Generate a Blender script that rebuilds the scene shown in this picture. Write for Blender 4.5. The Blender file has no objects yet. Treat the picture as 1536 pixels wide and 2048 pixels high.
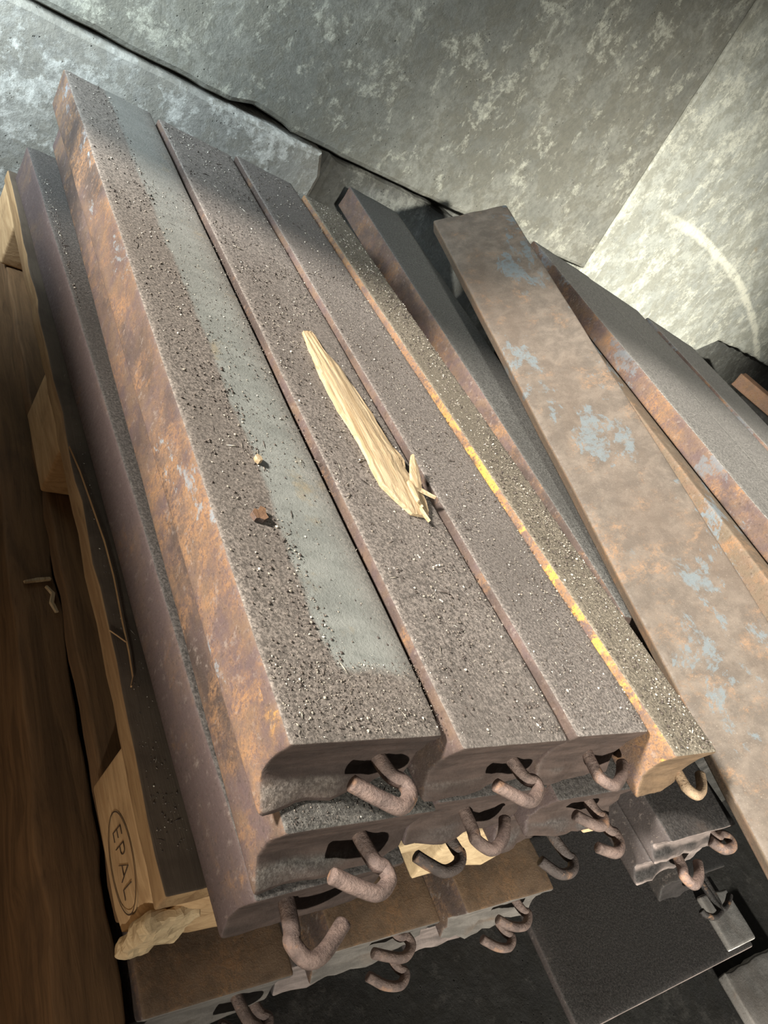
import bpy, bmesh, math, random
import numpy as np
from mathutils import Vector, Matrix, noise as mnoise

random.seed(7); rng = np.random.default_rng(7)
scn = bpy.context.scene
COL = scn.collection
Z0 = 0.544            # top of the main stack is z = Z0, the floor is z = 0

# ------------------------------------------------------------------ camera
cam_d = bpy.data.cameras.new('camera'); cam = bpy.data.objects.new('camera', cam_d); COL.objects.link(cam)
cam_d.sensor_fit = 'VERTICAL'; cam_d.sensor_height = 24.0; cam_d.lens = 24.0*1521.0/2048.0
cam_d.clip_start = 0.01
AX = Vector((0.74898616, 0.14495677, 0.64653482))
AY = Vector((-0.37304908, -0.71416704, 0.59228357))
AZ = Vector((0.54758937, -0.68480142, -0.48082523))
# rows above: world axis expressed in (right, down, forward)
cam.matrix_world = Matrix(((AX[0], -AX[1], -AX[2], 0.0),
                           (AY[0], -AY[1], -AY[2], 0.0),
                           (AZ[0], -AZ[1], -AZ[2], Z0+0.376),
                           (0, 0, 0, 1)))
scn.camera = cam

# ------------------------------------------------------------------ light and exposure
scn.view_settings.view_transform = 'Standard'
scn.view_settings.look = 'None'
scn.view_settings.gamma = 1.0
scn.view_settings.use_curve_mapping = False
scn.view_settings.exposure = 0.0

w = bpy.data.worlds.new('world'); scn.world = w; w.use_nodes = True
w.node_tree.nodes['Background'].inputs[0].default_value = (0.80, 0.77, 0.71, 1)
w.node_tree.nodes['Background'].inputs[1].default_value = 0.115

def lamp(name, kind, loc, direction, energy, color, **kw):
    d = bpy.data.lights.new(name, kind); o = bpy.data.objects.new(name, d); COL.objects.link(o)
    o.location = loc; o.rotation_euler = Vector(direction).to_track_quat('-Z', 'Y').to_euler()
    d.energy = energy; d.color = color
    for k, v in kw.items(): setattr(d, k, v)
    return o
# low sun through the opening on the left
lamp('sun', 'SUN', (-3, 1, Z0+2), (0.86, -0.263, -0.440), 13.8, (1.0, 0.94, 0.85), angle=math.radians(7.0))
# sky light entering the same opening
lamp('window_light', 'AREA', (-0.36, 1.18, Z0+0.36), (0.78, 0.55, -0.22), 15.0, (0.78, 0.92, 1.0), shape='RECTANGLE', size=0.36, size_y=0.36, spread=math.radians(105))
# work lamp standing behind the photographer, turned to the right-hand wall
S = Vector((-5.2, -11.0, Z0+3.45))
lamp('work_lamp', 'SPOT', S, Vector((2.35, 1.86, Z0-0.42))-S, 25500.0, (1.0, 0.98, 0.885), spot_size=math.radians(10.2), spot_blend=1.0, shadow_soft_size=0.22)

# added weak warm fill low on the left, standing in for bounce
lamp('warm_fill', 'POINT', (-0.28, 0.12, Z0-0.12), (0, 0, -1), 3.0, (1.0, 0.70, 0.42), shadow_soft_size=0.08)

# ------------------------------------------------------------------ node helpers
class NT:
    def __init__(s, name):
        s.m = bpy.data.materials.new(name); s.m.use_nodes = True
        s.t = s.m.node_tree; s.n = s.t.nodes; s.l = s.t.links
        s.b = s.n['Principled BSDF']; s._c = None
    def link(s, a, b): s.l.new(a, b)
    def new(s, k, **kw):
        n = s.n.new(k)
        for a, v in kw.items(): setattr(n, a, v)
        return n
    def put(s, sock, v):
        if hasattr(v, 'is_linked') or isinstance(v, bpy.types.NodeSocket): s.l.new(v, sock)
        elif isinstance(v, (tuple, list)) and len(v) == 3 and sock.type == 'RGBA': sock.default_value = (*v, 1)
        else: sock.default_value = v
    def co(s):
        if s._c is None: s._c = s.new('ShaderNodeTexCoord').outputs['Object']
        return s._c
    def sep(s, v=None):
        n = s.new('ShaderNodeSeparateXYZ'); s.put(n.inputs[0], v if v is not None else s.co()); return n.outputs
    def mapv(s, scale=(1,1,1), loc=(0,0,0), rot=(0,0,0), v=None):
        n = s.new('ShaderNodeMapping'); s.put(n.inputs[0], v if v is not None else s.co())
        n.inputs['Scale'].default_value = scale; n.inputs['Location'].default_value = loc; n.inputs['Rotation'].default_value = rot
        return n.outputs[0]
    def noise(s, scale, detail=6, rough=.6, v=None, dist=0.0, col=False):
        n = s.new('ShaderNodeTexNoise'); s.put(n.inputs['Vector'], v if v is not None else s.co())
        n.inputs['Scale'].default_value = scale; n.inputs['Detail'].default_value = detail
        n.inputs['Roughness'].default_value = rough; n.inputs['Distortion'].default_value = dist
        return n.outputs[1 if col else 0]
    def voro(s, scale, v=None, feature='F1'):
        n = s.new('ShaderNodeTexVoronoi', feature=feature); s.put(n.inputs['Vector'], v if v is not None else s.co())
        n.inputs['Scale'].default_value = scale
        return n.outputs[0]
    def ramp(s, f, a, b, lo=0.0, hi=1.0):
        n = s.new('ShaderNodeMapRange'); n.interpolation_type = 'SMOOTHSTEP'
        s.put(n.inputs[0], f); n.inputs[1].default_value = a; n.inputs[2].default_value = b
        n.inputs[3].default_value = lo; n.inputs[4].default_value = hi
        return n.outputs[0]
    def math(s, op, a, b=0.0, c=0.0):
        n = s.new('ShaderNodeMath', operation=op); s.put(n.inputs[0], a); s.put(n.inputs[1], b); s.put(n.inputs[2], c)
        return n.outputs[0]
    def mix(s, f, a, b, mode='MIX'):
        n = s.new('ShaderNodeMix', data_type='RGBA', blend_type=mode)
        s.put(n.inputs[0], f); s.put(n.inputs[6], a); s.put(n.inputs[7], b); return n.outputs[2]
    def bump(s, h, strength=.5, dist=.002, prev=None):
        n = s.new('ShaderNodeBump'); s.put(n.inputs['Height'], h)
        n.inputs['Strength'].default_value = strength; n.inputs['Distance'].default_value = dist
        if prev is not None: s.l.new(prev, n.inputs['Normal'])
        return n.outputs[0]
    def out(s, col, rough=.8, normal=None, metal=0.0, spec=.3):
        s.put(s.b.inputs['Base Color'], col); s.put(s.b.inputs['Roughness'], rough); s.put(s.b.inputs['Metallic'], metal)
        s.b.inputs['Specular IOR Level'].default_value = spec
        if normal is not None: s.l.new(normal, s.b.inputs['Normal'])
        return s.m

RUST = (.124, .079, .052); ORANGE = (.220, .117, .053); DARK = (.040, .027, .022); PURPLE = (.085, .057, .055)
YELLOW = (.50, .255, .045); SCALE = (.155, .175, .190); DUST = (.200, .172, .150); PALE = (.26, .225, .18)

def steel(name, rust=.5, orange=.3, yellow=0.0, scale=.1, dust=.9, dustcol=DUST, endcol=DARK, base=None, seed=0.0,
          strip=None, scale_side=.35, patch=7.0, bumpk=1.0, facecol=None, spec=.35, scalecol=SCALE):
    """rusty hot rolled steel: rust on the faces, grime lying on the upward faces, torn dark metal on the sheared end"""
    N = NT(name)
    v = N.mapv(loc=(seed*3.1, seed*1.7, seed*2.3))
    geo = N.new('ShaderNodeNewGeometry')
    tn = N.new('ShaderNodeVectorTransform', vector_type='NORMAL', convert_from='WORLD', convert_to='OBJECT')
    N.l.new(geo.outputs['Normal'], tn.inputs[0])
    nrm = N.sep(tn.outputs[0])
    up = N.ramp(nrm[2], .55, .85); end = N.ramp(N.math('ABSOLUTE', nrm[1]), .55, .8)
    big = N.noise(patch, 8, .62, N.mapv(scale=(1, .55, 1), v=v), .4)
    med = N.noise(34, 8, .68, v, .3); fine = N.noise(210, 6, .7, v); micro = N.noise(620, 4, .7, v)
    c = N.mix(N.ramp(med, .36, .66), base or PURPLE, RUST)
    c = N.mix(N.math('MULTIPLY', N.ramp(big, .62-.35*rust, .72-.2*rust), .85), DARK if base is None else base, c)
    om = N.math('MULTIPLY', N.ramp(N.noise(15, 12, .76, v, .15), .61-.3*orange, .76-.22*orange), N.ramp(fine, .36, .62))
    c = N.mix(om, c, ORANGE)
    if yellow: c = N.mix(N.math('MULTIPLY', N.math('MULTIPLY', N.ramp(N.noise(19, 8, .7, v, .5), .66-.32*yellow, .74-.28*yellow), N.ramp(fine, .3, .55)), N.math('MULTIPLY', N.ramp(N.sep()[1], .30, .70, 1.0, .08), N.ramp(N.sep()[2], .040, .054))), c, YELLOW)
    c = N.mix(N.ramp(fine, .53, .70, 0, .75), c, DARK)
    c = N.mix(N.ramp(N.noise(95, 7, .72, N.mapv(loc=(3, 1, 9), v=v)), .56, .68, 0, .5), c, (.19, .155, .135))
    c = N.mix(N.ramp(micro, .60, .74, 0, .5), c, PALE)
    # bare mill scale flakes
    sm = N.math('MULTIPLY', N.ramp(N.noise(9, 12, .72, N.mapv(scale=(1.3, .7, 1.3), loc=(7+seed, 3, 1), v=v), .3), .70-.22*scale, .73-.22*scale), N.ramp(N.noise(75, 8, .72, v), .34, .54))
    c = N.mix(N.math('MULTIPLY', sm, scale_side if scale_side < 1 else 1), c, scalecol)
    # end face
    lay = N.noise(60, 6, .7, N.mapv(scale=(.25, 1, 1.6), v=v))
    c = N.mix(end, c, N.mix(N.ramp(lay, .35, .7), endcol, tuple(min(1, k*1.9) for k in endcol)))
    # top: grime
    speck = N.noise(330, 5, .75, v)
    d = N.mix(N.ramp(speck, .38, .66), tuple(k*.38 for k in dustcol), tuple(k*1.25 for k in dustcol))
    d = N.mix(N.ramp(N.noise(480, 3, .7, N.mapv(loc=(3, 5, 7), v=v)), .63, .74), d, tuple(min(1, k*2.5) for k in dustcol))
    d = N.mix(N.ramp(N.noise(5, 5, .6, v), .45, .75, 0, .55), d, tuple(k*.55 for k in dustcol))
    if facecol is not None:
        cc = N.mix(N.ramp(med, .32, .64), facecol, tuple(k*.6 for k in facecol)); cc = N.mix(N.ramp(big, .40, .66, 0, .6), cc, (facecol[0]*.62, facecol[1]*.55, facecol[2]*.50)); cc = N.mix(om, cc, tuple(a*.6+b*.4 for a, b in zip(ORANGE, facecol)))
        cc = N.mix(N.math('MULTIPLY', sm, .85), cc, scalecol); cc = N.mix(N.ramp(micro, .58, .74, 0, .45), cc, PALE)
        cc = N.mix(N.ramp(fine, .55, .75, 0, .4), cc, DARK)
        d = N.mix(dust, cc, d); dm = up
    else:
        dm = N.math('MULTIPLY', up, N.ramp(N.noise(6, 7, .65, N.mapv(loc=(2+seed, 9, 4), v=v)), .62-.62*dust, .78-.55*dust))
    if strip is not None:      # swept, bare grey band along the top face
        p = N.sep(); wob = N.math('MULTIPLY', N.math('SUBTRACT', N.noise(7, 6, .7), .5), .034)
        xs = N.math('ADD', p[0], wob); ys = N.math('ADD', p[1], N.math('MULTIPLY', wob, 2.0))
        ms = N.math('MULTIPLY', N.ramp(xs, strip[0]-.004, strip[0]+.004), N.ramp(ys, strip[1]-.008, strip[1]+.008))
        rr = N.ramp(N.math('ADD', p[0], N.math('MULTIPLY', wob, .8)), strip[2]-.03, strip[2]+.02, 1.0, .25)
        ms = N.math('MULTIPLY', ms, rr)
        far = N.ramp(p[1], .45, 1.05, 1.0, .55)
        ms = N.math('MULTIPLY', ms, far)
        g = N.mix(N.ramp(N.noise(26, 7, .7, N.mapv(scale=(.5, 1.3, 1), rot=(0, 0, .5))), .38, .66), (.165, .172, .158), (.225, .232, .214))
        g = N.mix(N.ramp(N.noise(11, 6, .7), .58, .70, 0, .55), g, (.27, .21, .12))
        g = N.mix(N.ramp(speck, .60, .70, 0, .8), g, (.05, .045, .04))
        d = N.mix(ms, d, g)
    c = N.mix(dm, c, d)
    h = N.math('ADD', N.math('MULTIPLY', med, .6), N.math('ADD', N.math('MULTIPLY', fine, .5), N.math('MULTIPLY', micro, .25)))
    h = N.math('ADD', h, N.math('MULTIPLY', N.math('MULTIPLY', speck, dm), .9*dust if strip is None else .6))
    nb = N.bump(h, .55*bumpk, .0022)
    ro = N.ramp(fine, .3, .7, .55, .9)
    return N.out(c, ro, nb, 0.0, spec)

def rod_mat(name, c1=(.165, .114, .094), c2=(.080, .055, .047)):
    N = NT(name); a = N.noise(60, 8, .7); f = N.noise(330, 5, .7)
    c = N.mix(N.ramp(a, .35, .65), c2, c1); c = N.mix(N.ramp(f, .52, .72, 0, .7), c, (.05, .036, .032))
    c = N.mix(N.ramp(N.noise(40, 5, .6, N.mapv(loc=(4, 4, 4))), .56, .68, 0, .6), c, (.30, .16, .085))
    return N.out(c, .62, N.bump(N.math('ADD', a, N.math('MULTIPLY', f, .8)), .8, .0024), 0, .4)

def wood_mat(name, c1, c2, grain=(60, 5, 60), dark=(.05, .03, .018), worn=.4, grime=0.0):
    N = NT(name)
    g = N.noise(1.0, 7, .62, N.mapv(scale=grain), 1.2); g2 = N.noise(1.0, 4, .7, N.mapv(scale=tuple(k*3.2 for k in grain)), .6)
    st = N.noise(9, 7, .65)
    c = N.mix(N.ramp(g, .34, .66), c1, c2); c = N.mix(N.ramp(g2, .55, .72, 0, .5), c, tuple(k*.5 for k in c2))
    c = N.mix(N.math('MULTIPLY', N.ramp(st, .62-.2*worn, .80-.15*worn), worn), c, dark)
    if grime:
        up = N.ramp(N.sep(N.new('ShaderNodeNewGeometry').outputs['Normal'])[2], .6, .9)
        c = N.mix(N.math('MULTIPLY', up, grime), c, N.mix(N.ramp(st, .4, .6), (.045, .034, .026), (.075, .058, .044)))
    return N.out(c, .82, N.bump(N.math('ADD', g, N.math('MULTIPLY', g2, .6)), .5, .0015), 0, .25)

def concrete(name, base, light, darkc, seed=0, streak=.5, pale=.5, arc=False, warm=0.0):
    N = NT(name)
    v = N.mapv(loc=(seed, seed*2.1, seed*.7)); vs = N.mapv(scale=(1.0, 1.0, .62), rot=(0, .25, 0), loc=(seed, 1, 2))
    big = N.noise(3.6, 10, .66, v, .3); med = N.noise(15, 12, .72, v, .25); fine = N.noise(120, 6, .7, v); gr = N.noise(62, 9, .75, v)
    c = N.mix(N.ramp(big, .38, .62), darkc, base)
    c = N.mix(N.ramp(med, .455, .545, 0, .62), c, (base[0]*.60, base[1]*.575, base[2]*.53))
    blot = N.noise(8.5, 13, .76, N.mapv(loc=(5+seed, 2, 3)), .15)
    crumb = N.ramp(N.noise(44, 9, .74, N.mapv(loc=(2+seed, 7, 1))), .36, .58)
    c = N.mix(N.math('MULTIPLY', N.ramp(blot, .575-.09*pale, .625-.09*pale), N.math('MULTIPLY', crumb, .85)), c, light)
    cl = N.noise(24, 10, .72, N.mapv(scale=(1, 1, .5), rot=(0, .3, 0), loc=(9+seed, 1, 3)), .4)
    c = N.mix(N.math('MULTIPLY', N.ramp(cl, .575, .63, 0, .9*streak), crumb), c, tuple(min(1, k*1.22) for k in light))
    c = N.mix(N.ramp(gr, .34, .60, .55, 0), c, tuple(k*.45 for k in base))
    pits = N.math('MULTIPLY', N.ramp(N.voro(95, v), .16, .09), N.ramp(N.noise(14, 4, .6, N.mapv(loc=(4, 8, 1))), .52, .62))
    c = N.mix(pits, c, tuple(k*.22 for k in darkc))
    c = N.mix(N.ramp(fine, .58, .74, 0, .4), c, tuple(k*.6 for k in base))
    if warm: c = N.mix(N.ramp(N.noise(8, 8, .7, N.mapv(loc=(1, 6, 8))), .63, .72, 0, warm), c, (.42, .27, .12))
    h = N.math('ADD', N.math('MULTIPLY', med, .8), N.math('ADD', N.math('MULTIPLY', blot, .7), N.math('MULTIPLY', fine, .35)))
    h = N.math('SUBTRACT', h, pits)
    if arc:       # pale scraped arc on the plaster, in panel coordinates
        p = N.sep(); r = N.math('SQRT', N.math('ADD', N.math('POWER', N.math('SUBTRACT', p[0], arc[0]), 2.0), N.math('POWER', N.math('MULTIPLY', N.math('SUBTRACT', p[2], arc[1]), arc[3]), 2.0)))
        r = N.math('ADD', r, N.math('MULTIPLY', N.math('SUBTRACT', N.noise(9, 6, .7), .5), .045))
        a = N.math('MULTIPLY', N.ramp(r, arc[2]-.026, arc[2]-.008), N.ramp(r, arc[2]+.006, arc[2]+.02, 1, 0))
        a = N.math('MULTIPLY', a, N.ramp(p[0], arc[0]-.35, arc[0]-.05)); a = N.math('MULTIPLY', a, N.ramp(p[2], -.05, .05))
        c = N.mix(N.math('MULTIPLY', a, N.ramp(N.noise(40, 6, .7), .3, .55)), c, (.88, .86, .72))
    return N.out(c, .9, N.bump(h, .55, .006), 0, .2)

# ------------------------------------------------------------------ object helpers
def tag(o, label=None, cat=None, group=None, kind=None):
    if label: o['label'] = label
    if cat: o['category'] = cat
    if group: o['group'] = group
    if kind: o['kind'] = kind
    return o
def empty(name, loc=(0, 0, 0)):
    o = bpy.data.objects.new(name, None); COL.objects.link(o); o.location = loc; o.empty_display_size = .05
    return o
def mesh_obj(name, verts, faces, mat, parent=None, smooth=True):
    me = bpy.data.meshes.new(name); me.from_pydata([tuple(v) for v in verts], [], faces); me.update()
    bm = bmesh.new(); bm.from_mesh(me); bmesh.ops.recalc_face_normals(bm, faces=bm.faces); bm.to_mesh(me); bm.free()
    if smooth: me.polygons.foreach_set('use_smooth', [True]*len(me.polygons))
    o = bpy.data.objects.new(name, me); COL.objects.link(o)
    if mat: me.materials.append(mat)
    if parent: o.parent = parent
    return o
def coords(L, r, n):
    if L <= 2.2*r: return [0, L*.5, L]
    return [0, r*.35, r] + [r+(L-2*r)*i/n for i in range(1, n)] + [L-r, L-r*.35, L]
def rbox(size, r=.004, n=(4, 4, 2)):
    """closed rounded box from (0,0,0) to size; returns verts, faces"""
    xs, ys, zs = [coords(size[i], r, n[i]) for i in range(3)]
    idx = {}; V = []; F = []
    def vid(i, j, k):
        if (i, j, k) not in idx:
            p = Vector((xs[i], ys[j], zs[k])); q = Vector([min(max(p[a], r), size[a]-r) if size[a] > 2.2*r else size[a]/2 for a in range(3)])
            d = p-q
            rr = [r if size[a] > 2.2*r else size[a]/2 for a in range(3)]
            if d.length > 1e-9: d.normalize(); p = q+Vector([d[a]*rr[a] for a in range(3)])
            idx[(i, j, k)] = len(V); V.append(p)
        return idx[(i, j, k)]
    X, Y, Z = len(xs)-1, len(ys)-1, len(zs)-1
    for i in range(X):
        for j in range(Y):
            for k in (0, Z): F.append((vid(i, j, k), vid(i+1, j, k), vid(i+1, j+1, k), vid(i, j+1, k)))
    for i in range(X):
        for k in range(Z):
            for j in (0, Y): F.append((vid(i, j, k), vid(i+1, j, k), vid(i+1, j, k+1), vid(i, j, k+1)))
    for j in range(Y):
        for k in range(Z):
            for i in (0, X): F.append((vid(i, j, k), vid(i, j+1, k), vid(i, j+1, k+1), vid(i, j, k+1)))
    return V, F
def nz(p, f, seed=0): return mnoise.noise(Vector((p[0]*f+seed, p[1]*f+seed*2.3, p[2]*f-seed)))
def bar_body(w_, L, t, seed, r=.004, shear=.010, lip=.012, tear=.5, rough=.0012):
    V, F = rbox((w_, L, t), r, (14, 46, 7))
    out = []
    for p in V:
        x, y, z = p; q = Vector(p)
        # rolled faces are slightly uneven
        q.x += rough*nz(p, 9, seed)*(1 if 0 < x < w_ else 1); q.z += rough*.8*nz(p, 7, seed+5) if z > t*.5 else 0
        e = max(0.0, 1-y/.03)
        if e > 0:      # sheared near end: rolled-over top edge, hollow middle, torn lip at the bottom
            u = z/t; a = x/w_
            prof = shear*math.sin(min(1, max(0, (1-u)))*math.pi*.95)*.6
            lp = -lip*max(0, 1-u*3.2)*(.55+.45*math.cos(a*2.2)+.6*nz((x, 0, 0), 26, seed))
            low = min(1, max(.12, (.95-u)*1.6)); tr = low*tear*(.0028*nz((x*.6, 0, z*2.5), 45, seed+3)+.0016*nz((x, 0, z), 140, seed+9))
            q.y += e*(prof+lp+tr)
            if u > .8: q.z -= e*e*.0012*(1+nz((x, 0, 0), 40, seed))
            if u < .3: q.z += e*e*.004*abs(nz((x, 0, 0), 30, seed+2))*(a if a < .12 else 1)
        f = max(0.0, 1-(L-y)/.03)
        if f > 0: q.y += f*.005*nz((x, 0, z), 30, seed+4)
        out.append(q)
    return out, F
def tube(path, rad, n=12, sub=8, seed=0):
    P = [Vector(p) for p in path]; pts = []
    for i in range(len(P)-1):
        p0 = P[max(i-1, 0)]; p1 = P[i]; p2 = P[i+1]; p3 = P[min(i+2, len(P)-1)]
        for s_ in range(sub):
            t = s_/sub
            pts.append(.5*((2*p1)+(p2-p0)*t+(2*p0-5*p1+4*p2-p3)*t*t+(3*p1-p0-3*p2+p3)*t**3))
    pts.append(P[-1])
    V = []; F = []; up = Vector((0, 0, 1))
    for i, p in enumerate(pts):
        d = (pts[min(i+1, len(pts)-1)]-pts[max(i-1, 0)]).normalized(); a = d.cross(up)
        if a.length < 1e-4: a = Vector((1, 0, 0))
        a.normalize(); b = a.cross(d)
        for k in range(n):
            th = 2*math.pi*k/n; rr = rad*(1+.05*nz(p*1.0, 60, k+seed))
            V.append(p+a*math.cos(th)*rr+b*math.sin(th)*rr)
    m = len(pts)
    for i in range(m-1):
        for k in range(n): F.append((i*n+k, i*n+(k+1) % n, (i+1)*n+(k+1) % n, (i+1)*n+k))
    # slightly domed cut ends with a chamfer ring
    for base, p, s_ in ((0, pts[0], -1), ((m-1)*n, pts[-1], 1)):
        d = (pts[1]-pts[0]).normalized() if base == 0 else (pts[-1]-pts[-2]).normalized()
        r0 = len(V)
        for k in range(n): V.append(p+(V[base+k]-p)*.78+d*s_*rad*.16)
        for k in range(n): F.append((base+k, base+(k+1) % n, r0+(k+1) % n, r0+k))
        F.append(tuple(r0+k for k in range(n)))
    return V, F

ROD = rod_mat('rod_rust'); ROD_DARK = rod_mat('rod_rust_dark', (.075, .056, .048), (.045, .034, .030)); ROD_SHADE = rod_mat('rod_shade', (.022, .018, .016), (.012, .010, .009)); ROD_TAN = rod_mat('rod_rust_tan', (.34, .24, .15), (.22, .15, .095))  # blackest rod tone paints the hooks that stand dark in the shade
HOOKR = .0058
def bar(label, x, y, ztop, w_, t, L, mat, hooks=(), group='steel bars of the upper pallet', yaw=0.0, axes=None, seed=None, hookmat=None, name='steel_bar', hr=HOOKR, cat='steel bar', **kw):
    """x,y: near left corner; ztop: level of the top face; hooks: paths in stack coordinates (z relative to the stack top)"""
    seed = seed if seed is not None else random.random()*50
    if axes is None:
        c, s_ = math.cos(yaw), math.sin(yaw); W_, L_, N_ = Vector((c, s_, 0)), Vector((-s_, c, 0)), Vector((0, 0, 1))
    else: W_, L_, N_ = axes
    o = Vector((x, y, Z0+ztop))-N_*t
    M = Matrix(((W_[0], L_[0], N_[0], o[0]), (W_[1], L_[1], N_[1], o[1]), (W_[2], L_[2], N_[2], o[2]), (0, 0, 0, 1)))
    e = empty(name); e.matrix_world = M; tag(e, label, cat, group)
    V, F = bar_body(w_, L, t, seed, **kw)
    mesh_obj('body', V, F, mat, e)
    Mi = M.inverted()
    for h in hooks:
        hp = [Mi @ Vector((p[0], p[1], Z0+p[2])) for p in h]
        V, F = tube(hp, hr, seed=seed)
        mesh_obj('hook', V, F, hookmat or ROD, e)
    return e
def hk(pts, z, root=None, dz=()):
    """open hook bent in a level plane; the first point is where it leaves the end face"""
    p0, p1 = pts[0], pts[1]
    lead = (p0[0], p0[1]+.03) if root is None else root
    P = [lead]+list(pts)
    return [(q[0], q[1], z+(dz[i-1] if dz and i > 0 else 0)) for i, q in enumerate(P)]

# ------------------------------------------------------------------ the room
YW = lambda x: 1.66+.148*(x-.96)
wall_yaw = math.atan(.148); cw = math.cos(wall_yaw)
U = lambda x: (x-.96)/cw           # wall coordinate along its face
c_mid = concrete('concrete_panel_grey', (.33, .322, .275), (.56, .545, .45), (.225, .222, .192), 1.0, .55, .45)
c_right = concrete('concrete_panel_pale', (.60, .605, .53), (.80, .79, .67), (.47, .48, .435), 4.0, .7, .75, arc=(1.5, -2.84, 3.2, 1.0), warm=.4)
c_left = concrete('concrete_block_pale', (.43, .415, .37), (.66, .65, .60), (.31, .30, .27), 7.0, .6, .8)
c_back = concrete('concrete_backing', (.22, .22, .20), (.34, .34, .30), (.15, .15, .14), 9.0)
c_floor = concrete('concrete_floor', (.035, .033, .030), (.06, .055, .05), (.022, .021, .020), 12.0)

wall_M = Matrix.Translation((.96, 1.66, Z0)) @ Matrix.Rotation(wall_yaw, 4, 'Z')
wb_v, wb_f = rbox((7.2, .2, 3.2), .01, (2, 1, 2))
wall = mesh_obj('wall_back', [Vector((p.x-1.58, p.y+.13, p.z-Z0)) for p in wb_v], wb_f, c_back, None, False)
wall.matrix_world = wall_M; tag(wall, 'grey concrete wall of big cast panels on a base course of blocks', None, None, 'structure')
def panel(name, poly, y0, y1, mat, r=.012, seed=0, res=.03, rough=.006):
    """cast slab: outline poly in (u, z) on the wall face, front at y0, back at y1; worn, rounded arrises"""
    n = len(poly); V = []; F = []; ring = []
    for i in range(n):
        a = Vector(poly[i]); b = Vector(poly[(i+1) % n]); k = max(1, int((b-a).length/res))
        for j in range(k):
            ring.append(a+(b-a)*(j/k))
    m = len(ring); cen = sum(ring, Vector((0, 0)))/m
    jag = [rough*mnoise.noise(Vector((p.x*14+seed, p.y*14, seed)))+rough*.6*mnoise.noise(Vector((p.x*45, p.y*45, seed))) for p in ring]
    for lev in range(4):
        for i, p in enumerate(ring):
            pr = ring[i-1]; nx = ring[(i+1) % m]; tg = (nx-pr)
            nn = Vector((tg.y, -tg.x)).normalized()
            ins = (0, 0, r*.3, r)[lev]; yy = (y1, y0+r, y0+r*.3, y0)[lev]
            q = p-nn*(ins+jag[i]*(1 if lev else .5)+rough)
            V.append(Vector((q.x, yy, q.y)))
    for lev in range(3):
        for i in range(m): F.append((lev*m+i, lev*m+(i+1) % m, (lev+1)*m+(i+1) % m, (lev+1)*m+i))
    F.append(tuple(3*m+i for i in range(m))); F.append(tuple(reversed(range(m))))
    o = mesh_obj(name, V, F, mat, wall, False)
    return o
uj = lambda z: U(2.02-.19*z)
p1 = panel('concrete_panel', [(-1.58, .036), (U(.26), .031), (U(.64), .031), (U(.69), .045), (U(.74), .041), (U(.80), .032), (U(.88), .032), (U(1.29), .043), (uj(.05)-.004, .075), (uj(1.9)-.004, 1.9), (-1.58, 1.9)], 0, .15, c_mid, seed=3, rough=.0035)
p2 = panel('concrete_panel', [(uj(-.02)+.004, -.02), (U(3.12), -.01), (U(3.22), .070), (U(3.6), .085), (4.4, .06), (4.4, 1.9), (uj(1.9)+.004, 1.9)], .012, .15, c_right, seed=8, rough=.010)  # lower right outline raised: the dark gap stands in for a cast shadow
b1 = panel('base_block', [(-1.58, -Z0), (U(.925), -Z0), (U(.928), -.02), (U(.90), .030), (U(.26), .031), (-1.58, .036)], .006, .15, c_left, r=.012, seed=5, rough=.0035)
b2 = panel('base_block', [(U(.945), -Z0), (U(3.2), -Z0), (U(3.2), -.035), (uj(0), -.035), (U(1.29), .033), (U(.95), .026)], .05, .15, c_back, r=.015, seed=6)
for q, lb in ((p1, 'wide grey upper panel'), (p2, 'pale sunlit right panel'), (b1, 'bluish left base block'), (b2, 'recessed right base block')): q['label'] = lb

fl_v, fl_f = rbox((9, 8, .2), .01, (2, 2, 1))
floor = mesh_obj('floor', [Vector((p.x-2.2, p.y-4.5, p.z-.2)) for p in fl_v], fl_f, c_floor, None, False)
tag(floor, 'dark concrete floor below the pallets', None, None, 'structure')
# unseen left wall, added as an occluder; its sill and opening shape the daylight
wl = mesh_obj('occluder_wall_left', *[[], []], c_back, None, False)
bm = bmesh.new()
def addbox(bm, a, b):
    vs = [bm.verts.new((x, y, z)) for x in (a[0], b[0]) for y in (a[1], b[1]) for z in (a[2], b[2])]
    for f in ((0, 1, 3, 2), (4, 6, 7, 5), (0, 4, 5, 1), (2, 3, 7, 6), (0, 2, 6, 4), (1, 5, 7, 3)): bm.faces.new([vs[i] for i in f])
addbox(bm, (-.62, -.98, 0), (-.5, 1.56, Z0+.300)); addbox(bm, (-.62, 1.50, Z0+.300), (-.5, 1.56, 2.6)); addbox(bm, (-.62, -.98, 2.3), (-.5, 1.50, 2.6))
bmesh.ops.recalc_face_normals(bm, faces=bm.faces); bm.to_mesh(wl.data); bm.free()
tag(wl, 'unseen concrete wall with a wide window opening, added to shape the daylight', None, None, 'structure')

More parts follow.
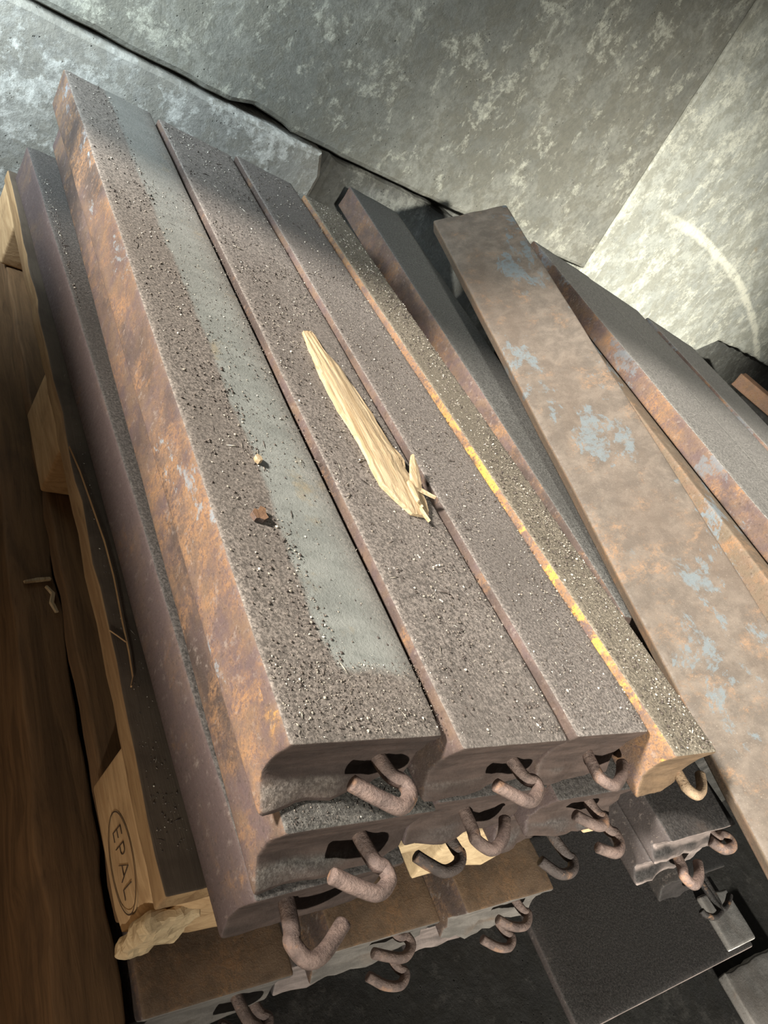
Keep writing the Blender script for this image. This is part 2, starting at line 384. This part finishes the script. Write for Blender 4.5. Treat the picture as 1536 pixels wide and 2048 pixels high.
# ------------------------------------------------------------------ steel materials
M_A = steel('steel_swept', rust=.75, orange=.58, yellow=.22, scale=.62, dust=1, seed=1, strip=(.066, .055, .135), scale_side=.9, endcol=(.034, .023, .019))
M_B = steel('steel_grimy', rust=.6, orange=.25, scale=.15, dust=1, dustcol=(.208, .180, .160), seed=2)
M_C = steel('steel_grimy_dark', rust=.6, orange=.3, scale=.15, dust=1, dustcol=(.200, .175, .158), seed=3)
M_D = steel('steel_yellow_edge', rust=.9, orange=.9, yellow=.58, scale=.15, dust=.95, dustcol=(.200, .172, .132), seed=4, endcol=(.085, .054, .031))
M_E = steel('steel_red', rust=.55, orange=.35, scale=.1, dust=1, dustcol=(.105, .102, .095), seed=5)
M_F = steel('steel_bare_plate', rust=.9, orange=.35, scale=.62, dust=0, seed=6, scalecol=(.085, .103, .112), facecol=(.108, .088, .071), scale_side=.8, patch=5, bumpk=.6, base=(.10, .075, .052), endcol=(.12, .085, .06))
M_G = steel('steel_grey_top', rust=.85, orange=.45, yellow=.3, scale=.75, dust=1, scalecol=(.10, .11, .12), dustcol=(.20, .19, .175), seed=7, scale_side=.8)
M_I = steel('steel_tan_blue', rust=.8, orange=.4, yellow=.3, scale=.75, dust=0, seed=8, scalecol=(.11, .135, .15), facecol=(.12, .095, .068), base=(.10, .075, .05), scale_side=.9)
M_2 = steel('steel_dark', rust=.55, orange=.45, scale=.2, dust=.95, dustcol=(.105, .098, .088), seed=9)
M_3 = steel('steel_purple', rust=.30, orange=.15, scale=.2, dust=.95, dustcol=(.095, .085, .078), seed=10, base=(.072, .050, .047))
M_L = steel('steel_brown_flat', rust=.8, orange=.5, scale=.15, dust=0, seed=11, facecol=(.125, .082, .052), endcol=(.085, .075, .066))
M_K = steel('steel_black_shade', rust=.25, orange=.05, scale=.1, dust=.6, dustcol=(.034, .030, .028), seed=12, base=(.038, .030, .028), endcol=(.12, .095, .085))  # black steel; its dark tone also stands in for shade at lower right
M_SHADE = steel('steel_shade', rust=.2, orange=.03, scale=.1, dust=.6, dustcol=(.022, .020, .019), seed=16, base=(.024, .020, .018), endcol=(.016, .013, .012))  # shade of the lower right corner painted into the steel colour
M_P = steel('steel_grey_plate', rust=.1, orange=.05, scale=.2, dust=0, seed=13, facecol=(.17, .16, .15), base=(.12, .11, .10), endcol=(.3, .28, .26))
M_R = steel('steel_red_brown', rust=.9, orange=.6, scale=.1, dust=0, seed=14, facecol=(.30, .165, .10), base=(.2, .11, .07))

# ------------------------------------------------------------------ main stack: upper layer
BL = 1.198
hA = hk([(.404, .200), (.415, .190), (.416, .180), (.403, .172), (.388, .179), (.366, .194)], -.035, root=(.395, .235))
bar('wide steel bar with a swept grey band on top, leftmost of the upper row', .2975, .2075, 0, .1450, .060, BL, M_A, [hA], seed=1.3, shear=.008, lip=.020, tear=1.0, hr=.0064)
hB = hk([(.551, .183), (.562, .177), (.561, .168), (.543, .160), (.527, .168), (.512, .178)], -.033, root=(.543, .22))
bar('grime covered steel bar under the pale wood splinter, second from left in the upper row', .4490, .192, .005, .1390, .065, BL-.01, M_B, [hB], seed=2.1)
hC = hk([(.662, .180), (.664, .170), (.678, .163), (.698, .171), (.713, .184)], -.035, root=(.667, .215))
bar('dark gritty steel bar, third from left in the upper row', .5945, .192, .010, .1230, .070, BL-.012, M_C, [hC], seed=3.7)
hD = hk([(.802, .158), (.802, .148), (.812, .1395), (.830, .145), (.846, .160)], -.035, root=(.806, .20))
bar('narrow gritty steel bar with a bright yellow rust edge, right end of the upper row', .7235, .160, .016, .0850, .066, BL-.03, M_D, [hD], seed=4.2, hookmat=ROD_TAN)

# second layer
h2a = hk([(.412, .160), (.420, .152), (.420, .142), (.406, .135), (.391, .141), (.370, .154)], -.095, root=(.404, .20))
bar('steel bar directly under the swept bar, thick pink hook on its end', .3165, .174, -.060, .148, .060, BL+.02, M_2, [h2a], seed=5.5, lip=.018, tear=1.0, hr=.0064)
h2b = hk([(.532, .168), (.531, .158), (.545, .148), (.565, .156), (.579, .172)], -.095, root=(.533, .20))
bar('second layer steel bar with a U hook below the grimy bar', .470, .180, -.060, .148, .060, BL, M_3, [h2b], seed=6.5, tear=1.2)
h2c = hk([(.702, .160), (.709, .153), (.703, .146), (.690, .147), (.668, .160)], -.085, root=(.698, .19))
h2c2 = hk([(.744, .150), (.752, .143), (.750, .131), (.735, .124), (.712, .133)], -.110, root=(.735, .19))
bar('rough ended steel bar of the second layer with two small hooks', .622, .166, -.060, .146, .060, BL, M_3, [h2c, h2c2], seed=7.5, tear=2.2)
h2d = hk([(.918, .112), (.936, .112), (.948, .106), (.943, .096), (.921, .096), (.905, .108)], -.100, root=(.905, .15))
bar('black steel bar under the leaning plate, ribbed end with a twisted hook', .782, .110, -.072, .150, .036, BL, M_K, [h2d], seed=8.5, tear=1.8)
# third layer
h3a = hk([(.362, .141), (.359, .131), (.368, .117), (.384, .119), (.409, .135)], -.150, root=(.366, .18))
bar('lowest steel bar of the left edge with a big grey U hook', .3195, .154, -.120, .150, .060, BL, M_3, [h3a], seed=9.5, yaw=math.atan(.047/1.2), hr=.0066, lip=.006)
h3b = hk([(.548, .172), (.551, .164), (.543, .155), (.524, .152), (.510, .160), (.498, .170)], -.138, root=(.538, .225))
bar('recessed third layer steel bar over the light pallet end with a black hook', .484, .212, -.120, .148, .060, BL-.02, M_K, [h3b], seed=10.5, hookmat=ROD_DARK)
h3c = hk([(.722, .150), (.729, .141), (.718, .130), (.697, .131), (.679, .147)], -.158, root=(.712, .19))
bar('rough third layer steel bar with a brown hook at the right pallet end', .640, .182, -.120, .132, .060, BL-.02, M_3, [h3c], seed=11.5, tear=2.2, hookmat=ROD_DARK)
h3d = hk([(.862, .098), (.855, .087), (.864, .076), (.884, .083), (.898, .096)], -.125, root=(.868, .13))
bar('black steel bar stacked lowest under the leaning plate, open hook pointing down', .786, .105, -.108, .155, .036, BL, M_K, [h3d], seed=12.5, tear=1.6)

# leaning plate and bar behind
d_ = Vector((.057, .991, .123)).normalized(); W_ = Vector((.751, -.124, .649)); W_ = (W_-W_.dot(d_)*d_).normalized(); N_ = W_.cross(d_)
farL = Vector((.94, 1.24, .107)); FL = 1.215; nr = farL-d_*FL
bar('broad brown steel plate with blue grey scale leaning on the pile to the right', nr.x, nr.y, nr.z, .150, .026, FL, M_F, [], axes=(W_, d_, N_), seed=13.5, shear=.003, lip=.010, tear=1.2, name='steel_plate')
ye = -math.atan(.066/1.2); Le = Vector((-math.sin(ye), math.cos(ye), .021)).normalized(); We = Vector((math.cos(ye), math.sin(ye), 0)); Ne = We.cross(Le)
bar('red sided steel bar in the gap left of the leaning plate', .8925, .37, -.0195, .145, .052, 1.23, M_E, [], axes=(We, Le, Ne), seed=14.5)

# ------------------------------------------------------------------ right pile
GR = 'steel bars of the right pile'
yg = -math.atan((1.27-1.08)/.85)
cg, sg = math.cos(yg), math.sin(yg)
def gp(a, b): return (1.075+a*cg-b*sg, .42+a*sg+b*cg)
for k, (a, b, L, lab) in enumerate(((0, -.22, 1.16, 'grey topped steel bar with a flaking rust side, left edge of the right pile'),
                                (.186, -.2, 1.14, 'grey topped steel bar in the middle of the right pile top'),
                                (.372, -.2, 1.10, 'dusty steel bar along the wall side of the right pile'))):
    x, y = gp(a, b); bar(lab, x, y, .155+(0, -.002, .003)[k], .184, .0375, L, M_G, [], GR, yaw=yg, seed=20+k)
for k, (a, b, L, lab) in enumerate(((-.030, -.24, 1.16, 'broad tan steel slab with blue scale patches showing beside the leaning plate'),)):
    x, y = gp(a, b); bar(lab, x, y, .115, .56, .040, L, M_I, [], GR, yaw=yg+.01, seed=30+k)
x, y = gp(.02, -.08)
pv, pf = rbox((.48, .95, .074+Z0), .01, (3, 4, 3))
pl = mesh_obj('concrete_plinth', pv, pf, c_floor); pl.location = (x+.04, y, 0); pl.rotation_euler = (0, 0, yg); tag(pl, 'concrete plinth carrying the right pile of bars', 'plinth')
# red bar further right
bar('red brown steel bar whose corner shows at the right edge against the wall', 3.44, 1.25, .052, .16, .06, .6, M_R, [], GR, yaw=math.radians(25), seed=40)
pv, pf = rbox((.3, .5, -.009+Z0), .01, (3, 3, 3))
pl = mesh_obj('concrete_plinth', pv, pf, c_floor); pl.location = (3.40, 1.27, 0); pl.rotation_euler = (0, 0, math.radians(25)); tag(pl, 'concrete plinth under the red brown bar by the wall', 'plinth')


# ------------------------------------------------------------------ pallet
W_DARK = wood_mat('pallet_wood_dirty', (.22, .13, .065), (.14, .08, .04), worn=.55)
W_END = wood_mat('pallet_wood_end', (.50, .37, .22), (.38, .27, .155), grain=(40, 40, 90), worn=.25)
W_EDGE = wood_mat('pallet_wood_edge', (.30, .19, .095), (.20, .115, .055), worn=.35, grime=.95)
W_BLOCK = wood_mat('pallet_block', (.44, .29, .155), (.31, .19, .095), grain=(30, 8, 70), worn=.3)
W_OLD = wood_mat('old_timber', (.150, .084, .040), (.085, .048, .023), worn=.5)
W_PALE = wood_mat('fresh_wood', (.42, .325, .21), (.27, .19, .105), grain=(210, 6, 160), worn=.0, dark=(.3, .2, .1))
def plank(name, size, loc, mat, parent, seed=0, rough=.003, r=.003, rot=0.0, n=(5, 40, 2), endrough=0.0):
    V, F = rbox(size, r, n); out = []
    for p in V:
        q = Vector(p); k = nz(p, 16, seed)+.6*nz(p, 50, seed+2)
        if p.x < .02 or p.x > size[0]-.02: q.x += rough*k
        q.z += rough*.35*nz(p, 9, seed+1)
        if endrough and p.y < .03: q.y += endrough*(nz((p.x, 0, p.z), 60, seed)+nz((p.x, 0, p.z), 25, seed+3)); q.z += endrough*.3*nz(p, 40, seed+4)
        out.append(q)
    o = mesh_obj(name, out, F, mat, parent); o.location = loc; o.rotation_euler = (0, 0, rot); return o
pal = empty('wooden_pallet', (.285, .188, Z0-.302)); pal.rotation_euler = (0, 0, math.radians(1.0))
tag(pal, 'wooden pallet with a stamped corner block carrying the upper bars', 'pallet', 'pallets')
def pallet_parts(pal, W_EDGE, W_END, W_BLOCK):
    for k, (x, w_) in enumerate(((0, .145), (.19, .10), (.3275, .145), (.51, .10), (.655, .145))):
        plank('deck_board', (w_, 1.19, .022), (x, .002, .100), W_EDGE if k == 0 else W_END, pal, seed=k*3+1, rough=.0035 if k == 0 else .002, endrough=.003)
    for k, y in enumerate((0, .53, 1.055)):
        for i, x in enumerate((.004, .3275, .655)):
            V, F = rbox((.142 if i else .142, .145, .076), .004, (5, 5, 4)); out = []
            for p in V:
                q = Vector(p)
                if k == 0 and p.y < .035:                     # frayed corner
                    e = (1-p.y/.035); q.y += e*.006*nz(p, 60, i)
                    if i == 0 and p.x < .05: q.y += e*(.012*(1-p.x/.05)+.008*abs(nz(p, 45, 9))); q.x += e*.010*abs(nz(p, 38, 4))
                out.append(q)
            o = mesh_obj('block', out, F, W_BLOCK if i == 0 else W_END, pal); o.location = (x, y, .0235)
            if k == 0 and i == 0: first = o
    for i, x in enumerate((.002, .3275, .655)):
        plank('skid_board', (.12, 1.19, .022), (x+.012, .03, 0), W_OLD, pal, seed=40+i, rough=.004)
    return first
blk = pallet_parts(pal, W_EDGE, W_END, W_BLOCK)
# crushed, fibrous corner of the stamped block
V, F = rbox((.052, .016, .058), .005, (9, 4, 9)); out = []
for p in V:
    q = Vector(p); k = 1-abs(p.z-.03)/.09
    q.y += .004*nz(p, 55, 2)+.0035*nz(p, 130, 5)-.005*max(0, 1-p.x/.045); q.x += .003*nz(p, 60, 8)+.003*nz(p, 140, 1); q.z += .003*nz(p, 60, 4)
    out.append(q)
bc = mesh_obj('broken_corner', out, F, W_END, pal, False); bc.location = (-.001, -.002, .024); bc['label'] = 'pale crushed fibrous corner'
# stamp on the corner block: oval and four letters
INK = NT('stamp_ink').out((.06, .035, .02), .8)
txt = bpy.data.curves.new('stamp_text', 'FONT'); txt.body = 'EPAL'; txt.size = .026; txt.extrude = .0003; txt.align_x = 'CENTER'; txt.align_y = 'CENTER'; txt.space_character = 1.12; txt.offset = -.0009
to = bpy.data.objects.new('tmp', txt); COL.objects.link(to)
dg = bpy.context.evaluated_depsgraph_get(); me = bpy.data.meshes.new_from_object(to.evaluated_get(dg)); bpy.data.objects.remove(to)
me.materials.clear(); me.materials.append(INK)
lt = bpy.data.objects.new('stamp_lettering', me); COL.objects.link(lt); lt.parent = blk
RM = Matrix(((0, 0, -1, -.0006), (-1, 0, 0, .060), (0, 1, 0, .033), (0, 0, 0, 1)))
lt.matrix_local = RM
V = []; F = []; n = 72
for i in range(n):
    a = 2*math.pi*i/n
    for rr in (0, .0013): V.append(((.043-rr)*math.cos(a), (.022-rr)*math.sin(a), 0.0004))
for i in range(n): j = (i+1) % n; F.append((2*i, 2*j, 2*j+1, 2*i+1))
ov = mesh_obj('stamp_oval', V, F, INK, blk, False); ov.matrix_local = RM

# timber baulk running under the left edge of the pallet
bk = plank('timber_baulk', (.052, 1.45, .118), (.243, .085, Z0-.421), W_OLD, None, seed=60, rough=.005, r=.004, n=(4, 50, 4), endrough=.004)
tag(bk, 'old rough timber baulk lying along the left side below the pallet', 'timber')

# ------------------------------------------------------------------ lower bars
GL = 'steel bars below the upper pallet'
hl0 = hk([(.420, .128), (.428, .118), (.422, .108), (.404, .106), (.385, .118)], -.340, root=(.41, .17))
bar('brown steel bar below the pallet, left one beside the timber baulk', .308, .141, -.3025, .150, .060, BL, M_L, [hl0], GL, seed=50)
hl1 = hk([(.612, .158), (.624, .153), (.626, .142), (.608, .134), (.574, .146)], -.330, root=(.60, .20))
bar('brown steel bar below the pallet, middle one with a short bent hook', .508, .150, -.3025, .150, .060, BL, M_L, [hl1], GL, seed=51, tear=1.5)
hl2 = hk([(.818, .147), (.826, .138), (.812, .127), (.790, .130), (.771, .142)], -.330, root=(.808, .19))
bar('brown steel bar below the pallet, right one with a grey torn end', .700, .150, -.3025, .166, .060, BL, M_L, [hl2], GL, seed=52, tear=2.0)
for k, x in enumerate((.315, .500, .690)):
    hk_ = hk([(x+.148, .140), (x+.157, .130), (x+.145, .120), (x+.125, .124), (x+.105, .138)], -.390, root=(x+.14, .18))
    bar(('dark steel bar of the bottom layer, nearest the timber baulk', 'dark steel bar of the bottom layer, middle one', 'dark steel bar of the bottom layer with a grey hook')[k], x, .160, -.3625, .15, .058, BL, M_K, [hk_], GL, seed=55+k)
pal2 = empty('wooden_pallet', (.225, .19, .0)); tag(pal2, 'dark wooden pallet on the floor under the bottom bars', 'pallet', 'pallets')
pallet_parts(pal2, W_OLD, W_OLD, W_OLD)
# plates in the dark lower right corner
bar('flat grey steel plate lying in the dark below the leaning plate', .90, .004, -.398, .500, .012, .25, M_K, [], 'steel pieces at lower right', seed=70, shear=.001, lip=.001, tear=.2, name='steel_plate')  # near-black colour stands in for the shadow lying over this plate
bar('pale grey piece added as the lit patch on the corner of the dark flat plate', 1.312, .012, -.388, .094, .010, .085, M_P, [], 'steel pieces at lower right', seed=72, shear=.001, lip=.001, tear=.2, name='steel_plate')  # added pale piece: the lit patch of the plate below, put into colour
hb1 = hk([(1.298, .070), (1.2915, .063), (1.270, .0605), (1.251, .0675), (1.246, .075)], -.36, root=(1.290, .13))
hb2 = hk([(1.306, .080), (1.302, .071), (1.309, .066), (1.333, .0715), (1.352, .080)], -.36, root=(1.310, .14))
bar('steel bar coloured black for the shade at lower right whose two hooks stand out against grey', 1.205, .118, -.336, .15, .0605, .16, M_SHADE, [hb1, hb2], 'steel pieces at lower right', seed=73, hookmat=ROD_SHADE, hr=.0052)
bar('small grey steel plate near the lower right corner of the picture', 1.44, -.50, -.500, .22, .02, .49, M_P, [], 'steel pieces at lower right', seed=71, shear=.001, lip=.001, tear=.2, name='steel_plate')

# ------------------------------------------------------------------ the wood splinter
SP = [(.516, .778), (.526, .784), (.532, .776), (.537, .762), (.536, .742), (.5345, .704), (.534, .66), (.540, .60), (.548, .572), (.557, .546), (.556, .529), (.562, .520), (.566, .508), (.570, .490), (.568, .470), (.567, .458), (.561, .464), (.556, .461), (.546, .466), (.536, .461), (.530, .470), (.526, .479), (.521, .489), (.5225, .51), (.526, .529), (.526, .566), (.524, .602), (.522, .640), (.5215, .667), (.517, .703), (.5165, .74)]
def slab(name, pts, z, th, mat, seed=0, taper=True, parent=None):
    """flat splinter: outline + thickness with ridged top"""
    n = len(pts); V = []; F = []; c = Vector((sum(p[0] for p in pts)/n, sum(p[1] for p in pts)/n, 0))
    for lev, (k, zz) in enumerate(((1, 0), (1, th*.75), (.93, th))):
        for i, p in enumerate(pts):
            q = Vector((p[0], p[1], 0)); cc = Vector((c.x*.0+q.x*.0+c.x, q.y, 0)) if False else c
            q2 = q if k == 1 else Vector((q.x+(c.x-q.x)*(1-k), q.y+(c.y-q.y)*(1-k)*.2, 0))
            q2.z = zz*(1+.35*nz(q, 60, seed)); V.append(q2-Vector((c.x, c.y, 0)))
    for lev in range(2):
        for i in range(n): F.append((lev*n+i, lev*n+(i+1) % n, (lev+1)*n+(i+1) % n, (lev+1)*n+i))
    F.append(tuple(2*n+i for i in range(n))); F.append(tuple(reversed(range(n))))
    o = mesh_obj(name, V, F, mat, parent, False); o.location = (c.x, c.y, Z0+z); return o
sp = empty('wood_splinter', (.54, .62, Z0+.0056)); sp.rotation_euler = (0, 0, 0)
tag(sp, 'long pale wood splinter with a frayed end lying on the grimy bars', 'wood splinter')
def ridged(name, rows, parent, mat, seed=0, zoff=0.0):
    """rows of (y, x0, x1, thickness): a ridged splinter built across its grain"""
    m = 17; V = []; F = []
    for j, (y, a, b, th) in enumerate(rows):
        for i in range(m):
            t = i/(m-1); x = a+(b-a)*t
            h = th*(.72+.28*math.sin(t*math.pi))+.0003*math.sin(t*23+seed+2*nz((y, 0, 0), 9, seed))+.0012*nz((x*70, y*3, 0), 3, seed)+.0012*nz((x*25, y*1.5, 0), 3, seed+4)
            V.append(Vector((x, y, zoff+h)))
    top = len(V)
    for j, (y, a, b, th) in enumerate(rows):
        for i in range(m): t = i/(m-1); V.append(Vector((a+(b-a)*t, y, zoff)))
    R = len(rows)
    for j in range(R-1):
        for i in range(m-1):
            q = j*m+i; F.append((q, q+1, q+m+1, q+m)); F.append((top+q, top+q+m, top+q+m+1, top+q+1))
        for i in (0, m-1): q = j*m+i; F.append((q, q+m, top+q+m, top+q))
    for j in (0, R-1):
        for i in range(m-1): q = j*m+i; F.append((q, q+1, top+q+1, top+q))
    return mesh_obj(name, V, F, mat, parent, False)
rows = []
key = [(.459, .537, .560, .004), (.468, .530, .565, .006), (.483, .5195, .568, .008), (.497, .5118, .5695, .009), (.510, .5117, .5690, .010), (.520, .5121, .5645, .010), (.530, .5127, .5626, .011), (.545, .5133, .5665, .011), (.5513, .5135, .5672, .010), (.5607, .5137, .5635, .011), (.5667, .5130, .5614, .011), (.596, .5108, .5568, .011), (.619, .5076, .5572, .011), (.638, .5076, .5572, .010), (.673, .5082, .5525, .010), (.684, .5088, .5510, .010), (.7135, .5117, .5480, .009), (.734, .5138, .5405, .008), (.746, .5147, .5378, .008), (.770, .5178, .5385, .006), (.7826, .5195, .5385, .005), (.788, .528, .5375, .004)]
for (a, b) in zip(key[:-1], key[1:]):
    for k in range(4):
        t = k/4; rows.append([a[i]+(b[i]-a[i])*t for i in range(4)])
rows.append(list(key[-1]))
rows = [(y-.62, a-.54+.0012*nz((y, 0, 0), 90, 1), b-.54+.0016*nz((y, 0, 0), 80, 5), th) for y, a, b, th in rows]
ridged('shaft', rows, sp, W_PALE, 2.0)
for k, (p, q, w1, h1, h2) in enumerate((((.557, .494), (.5685, .541), .013, .010, .020), ((.553, .503), (.545, .470), .009, .010, .012), ((.559, .498), (.5775, .4825), .0050, .009, .012), ((.5504, .485), (.5512, .466), .0055, .009, .008), ((.551, .468), (.556, .450), .0040, .006, .004))):
    p = Vector((p[0]-.54, p[1]-.62, h1)); q = Vector((q[0]-.54, q[1]-.62, h2)); d = (q-p).normalized(); s_ = d.cross(Vector((0, 0, 1))).normalized(); u_ = s_.cross(d)
    V = []; F = []
    for (t, k1) in ((0, 1), (.35, 1.05), (.75, .7), (1, .22)):
        for (a, b) in ((-1, -1), (1, -1), (1.0, .6), (.1, 1.2), (-.9, .7)): V.append(p+(q-p)*t+s_*a*w1*.5*k1+u_*b*.0018)
    for j in range(3):
        for i in range(5): F.append((j*5+i, j*5+(i+1) % 5, (j+1)*5+(i+1) % 5, (j+1)*5+i))
    F.append(tuple(range(5))); F.append(tuple(15+i for i in range(5)))
    mesh_obj('sliver', V, F, W_PALE, sp, False)
def sliver(name, label, path, wd, th, mat, cat, z, group=None):
    V = []; F = []; P = [Vector((p[0], p[1], 0)) for p in path]; c = P[len(P)//2].copy()
    for i, p in enumerate(P):
        d = (P[min(i+1, len(P)-1)]-P[max(i-1, 0)]).normalized(); s_ = Vector((d.y, -d.x, 0)); k = .35+.65*math.sin(math.pi*(i+.35)/(len(P)+.0))
        for (a, b) in ((-1, 0), (1, 0), (.8, 1), (-.6, .9)): V.append(p-c+s_*a*wd*.5*k+Vector((0, 0, b*th)))
    for j in range(len(P)-1):
        for i in range(4): F.append((j*4+i, j*4+(i+1) % 4, (j+1)*4+(i+1) % 4, (j+1)*4+i))
    F.append((3, 2, 1, 0)); m = 4*(len(P)-1); F.append((m, m+1, m+2, m+3))
    o = mesh_obj(name, V, F, mat, None, False); o.location = (c.x, c.y, Z0+z); tag(o, label, cat, group); return o
sliver('wood_splinter', 'long thin sliver split off along the dirty pallet edge', [(.277, .69), (.284, .651), (.290, .598), (.2955, .548), (.2975, .501), (.2965, .445), (.2965, .411), (.295, .383), (.291, .373)], .0028, .0028, W_EDGE, 'wood splinter', -.179)
sliver('wood_splinter', 'tiny wood sliver crossing the long thin one on the pallet edge', [(.281, .435), (.288, .429), (.295, .422)], .0015, .0015, W_EDGE, 'wood splinter', -.1785)
sliver('wood_chip', 'thin pale wood chip on the timber baulk beside the pallet', [(.257, .592), (.272, .597), (.286, .600)], .006, .003, W_PALE, 'wood chip', -.301)
sliver('wood_chip', 'crooked pale wood chip on the baulk, nearer than the thin one', [(.280, .588), (.287, .578), (.284, .565), (.288, .552)], .006, .003, W_PALE, 'wood chip', -.301)
ch = slab('wood_chip', [(.362, .504), (.3655, .508), (.369, .505), (.3685, .499), (.3645, .4965), (.362, .499)], .0005, .0045, W_PALE, 3); tag(ch, 'small pale wood chip on the edge of the swept grey band', 'wood chip')
RF = steel('rust_flake_steel', rust=1, orange=.6, dust=0, seed=15, facecol=(.22, .13, .08))
fk = slab('rust_flake', [(.333, .424), (.337, .429), (.341, .428), (.345, .434), (.350, .432), (.3485, .426), (.349, .420), (.343, .416), (.339, .418), (.335, .417)], .0005, .0045, RF, 6); tag(fk, 'brown curled rust flake lying on the grime of the swept bar', 'rust flake')

# ------------------------------------------------------------------ grit on the top faces (loose, uncountable)
GRIT = NT('grit')
gi = GRIT.new('ShaderNodeNewGeometry').outputs['Random Per Island']
cr = GRIT.new('ShaderNodeValToRGB'); GRIT.l.new(gi, cr.inputs[0])
e = cr.color_ramp.elements; e[0].position = 0; e[0].color = (.035, .026, .022, 1); e[1].position = 1; e[1].color = (.62, .58, .50, 1)
for p, c in ((.45, (.075, .058, .048)), (.72, (.16, .135, .11)), (.90, (.30, .27, .22))):
    q = cr.color_ramp.elements.new(p); q.color = (*c, 1)
GRIT.out(cr.outputs[0], .5, None, 0, .5)
OCT = np.array([(1, 0, 0), (-1, 0, 0), (0, 1, 0), (0, -1, 0), (0, 0, 1), (0, 0, -1)], float)
OF = np.array([(0, 2, 4), (2, 1, 4), (1, 3, 4), (3, 0, 4), (2, 0, 5), (1, 2, 5), (3, 1, 5), (0, 3, 5)])
def grit(P, S, elong=None):
    n = len(P); a = rng.random(n)*6.283; sc = S[:, None]*(.6+.8*rng.random((n, 3))); sc[:, 2] *= .7
    if elong is not None: sc[elong, 0] *= 5; sc[elong, 1] *= .5; sc[elong, 2] *= .6
    v = OCT[None]*sc[:, None, :]*(.8+.4*rng.random((n, 6, 1)))
    c, s_ = np.cos(a)[:, None], np.sin(a)[:, None]
    x = v[..., 0]*c-v[..., 1]*s_; y = v[..., 0]*s_+v[..., 1]*c
    v = np.stack([x, y, v[..., 2]], -1)+P[:, None, :]; v[..., 2] += (S*.35)[:, None]
    f = (OF[None]+(np.arange(n)*6)[:, None, None]).reshape(-1, 3)
    return v.reshape(-1, 3), f
PP = []; SS = []
def scatter(n, x0, x1, y0, y1, z, smin, smax, dens=None):
    x = x0+(x1-x0)*rng.random(n); y = y0+(y1-y0)*rng.random(n)
    if dens is not None:
        k = rng.random(n) < dens(x, y); x = x[k]; y = y[k]
    s_ = smin+(smax-smin)*rng.random(len(x))**4
    PP.append(np.stack([x, y, np.full(len(x), Z0+z)], 1)); SS.append(s_)
clump = lambda x, y: .55+.45*np.sin(x*61+2*np.sin(y*17))*np.sin(y*43+x*20)
scatter(9500, .302, .372, .215, 1.40, 0.0, .0004, .0018, lambda x, y: np.clip(.35+.65*(x-.30)/.07, 0, 1)*clump(x, y)*np.clip(1.5-y*.7, .2, 1))
scatter(1600, .300, .445, .212, .275, 0.0, .0003, .0011)
scatter(2200, .372, .445, .26, 1.1, 0.0, .0004, .0013, lambda x, y: np.where(y > .5, .9, .25))
scatter(10500, .452, .586, .200, 1.38, .005, .0004, .0018, lambda x, y: clump(x, y)*np.clip(1.5-y*.6, .3, 1))
scatter(9500, .598, .716, .200, 1.36, .010, .0004, .0016, lambda x, y: clump(x, y)*np.clip(1.5-y*.6, .3, 1))
scatter(9000, .727, .806, .166, 1.32, .016, .0004, .0018, lambda x, y: np.clip(.4+.7*(x-.727)/.05, 0, 1))
scatter(500, .319, .46, .178, .204, -.060, .0003, .0009)
scatter(5000, .272, .2975, .45, 1.25, -.120, .0004, .0016, lambda x, y: np.where(x > .3215-.0392*(y-.154)+.004, 1, 0))
scatter(1200, .288, .318, .22, .9, -.180, .0003, .0011, lambda x, y: np.where(x < .317-.0392*(y-.154), 1, 0))
P_ = np.concatenate(PP); S_ = np.concatenate(SS); el = rng.random(len(P_)) < .035
v, f = grit(P_, S_, el)
me = bpy.data.meshes.new('grit'); me.vertices.add(len(v)); me.vertices.foreach_set('co', v.ravel()); me.loops.add(f.size); me.loops.foreach_set('vertex_index', f.ravel().astype(np.int32))
me.polygons.add(len(f)); me.polygons.foreach_set('loop_start', np.arange(0, f.size, 3, dtype=np.int32)); me.update(calc_edges=True); me.validate()
me.materials.append(GRIT.m)
go = bpy.data.objects.new('grit', me); COL.objects.link(go); tag(go, 'loose grit and rust crumbs strewn over the top of the bars', 'grit', None, 'stuff')
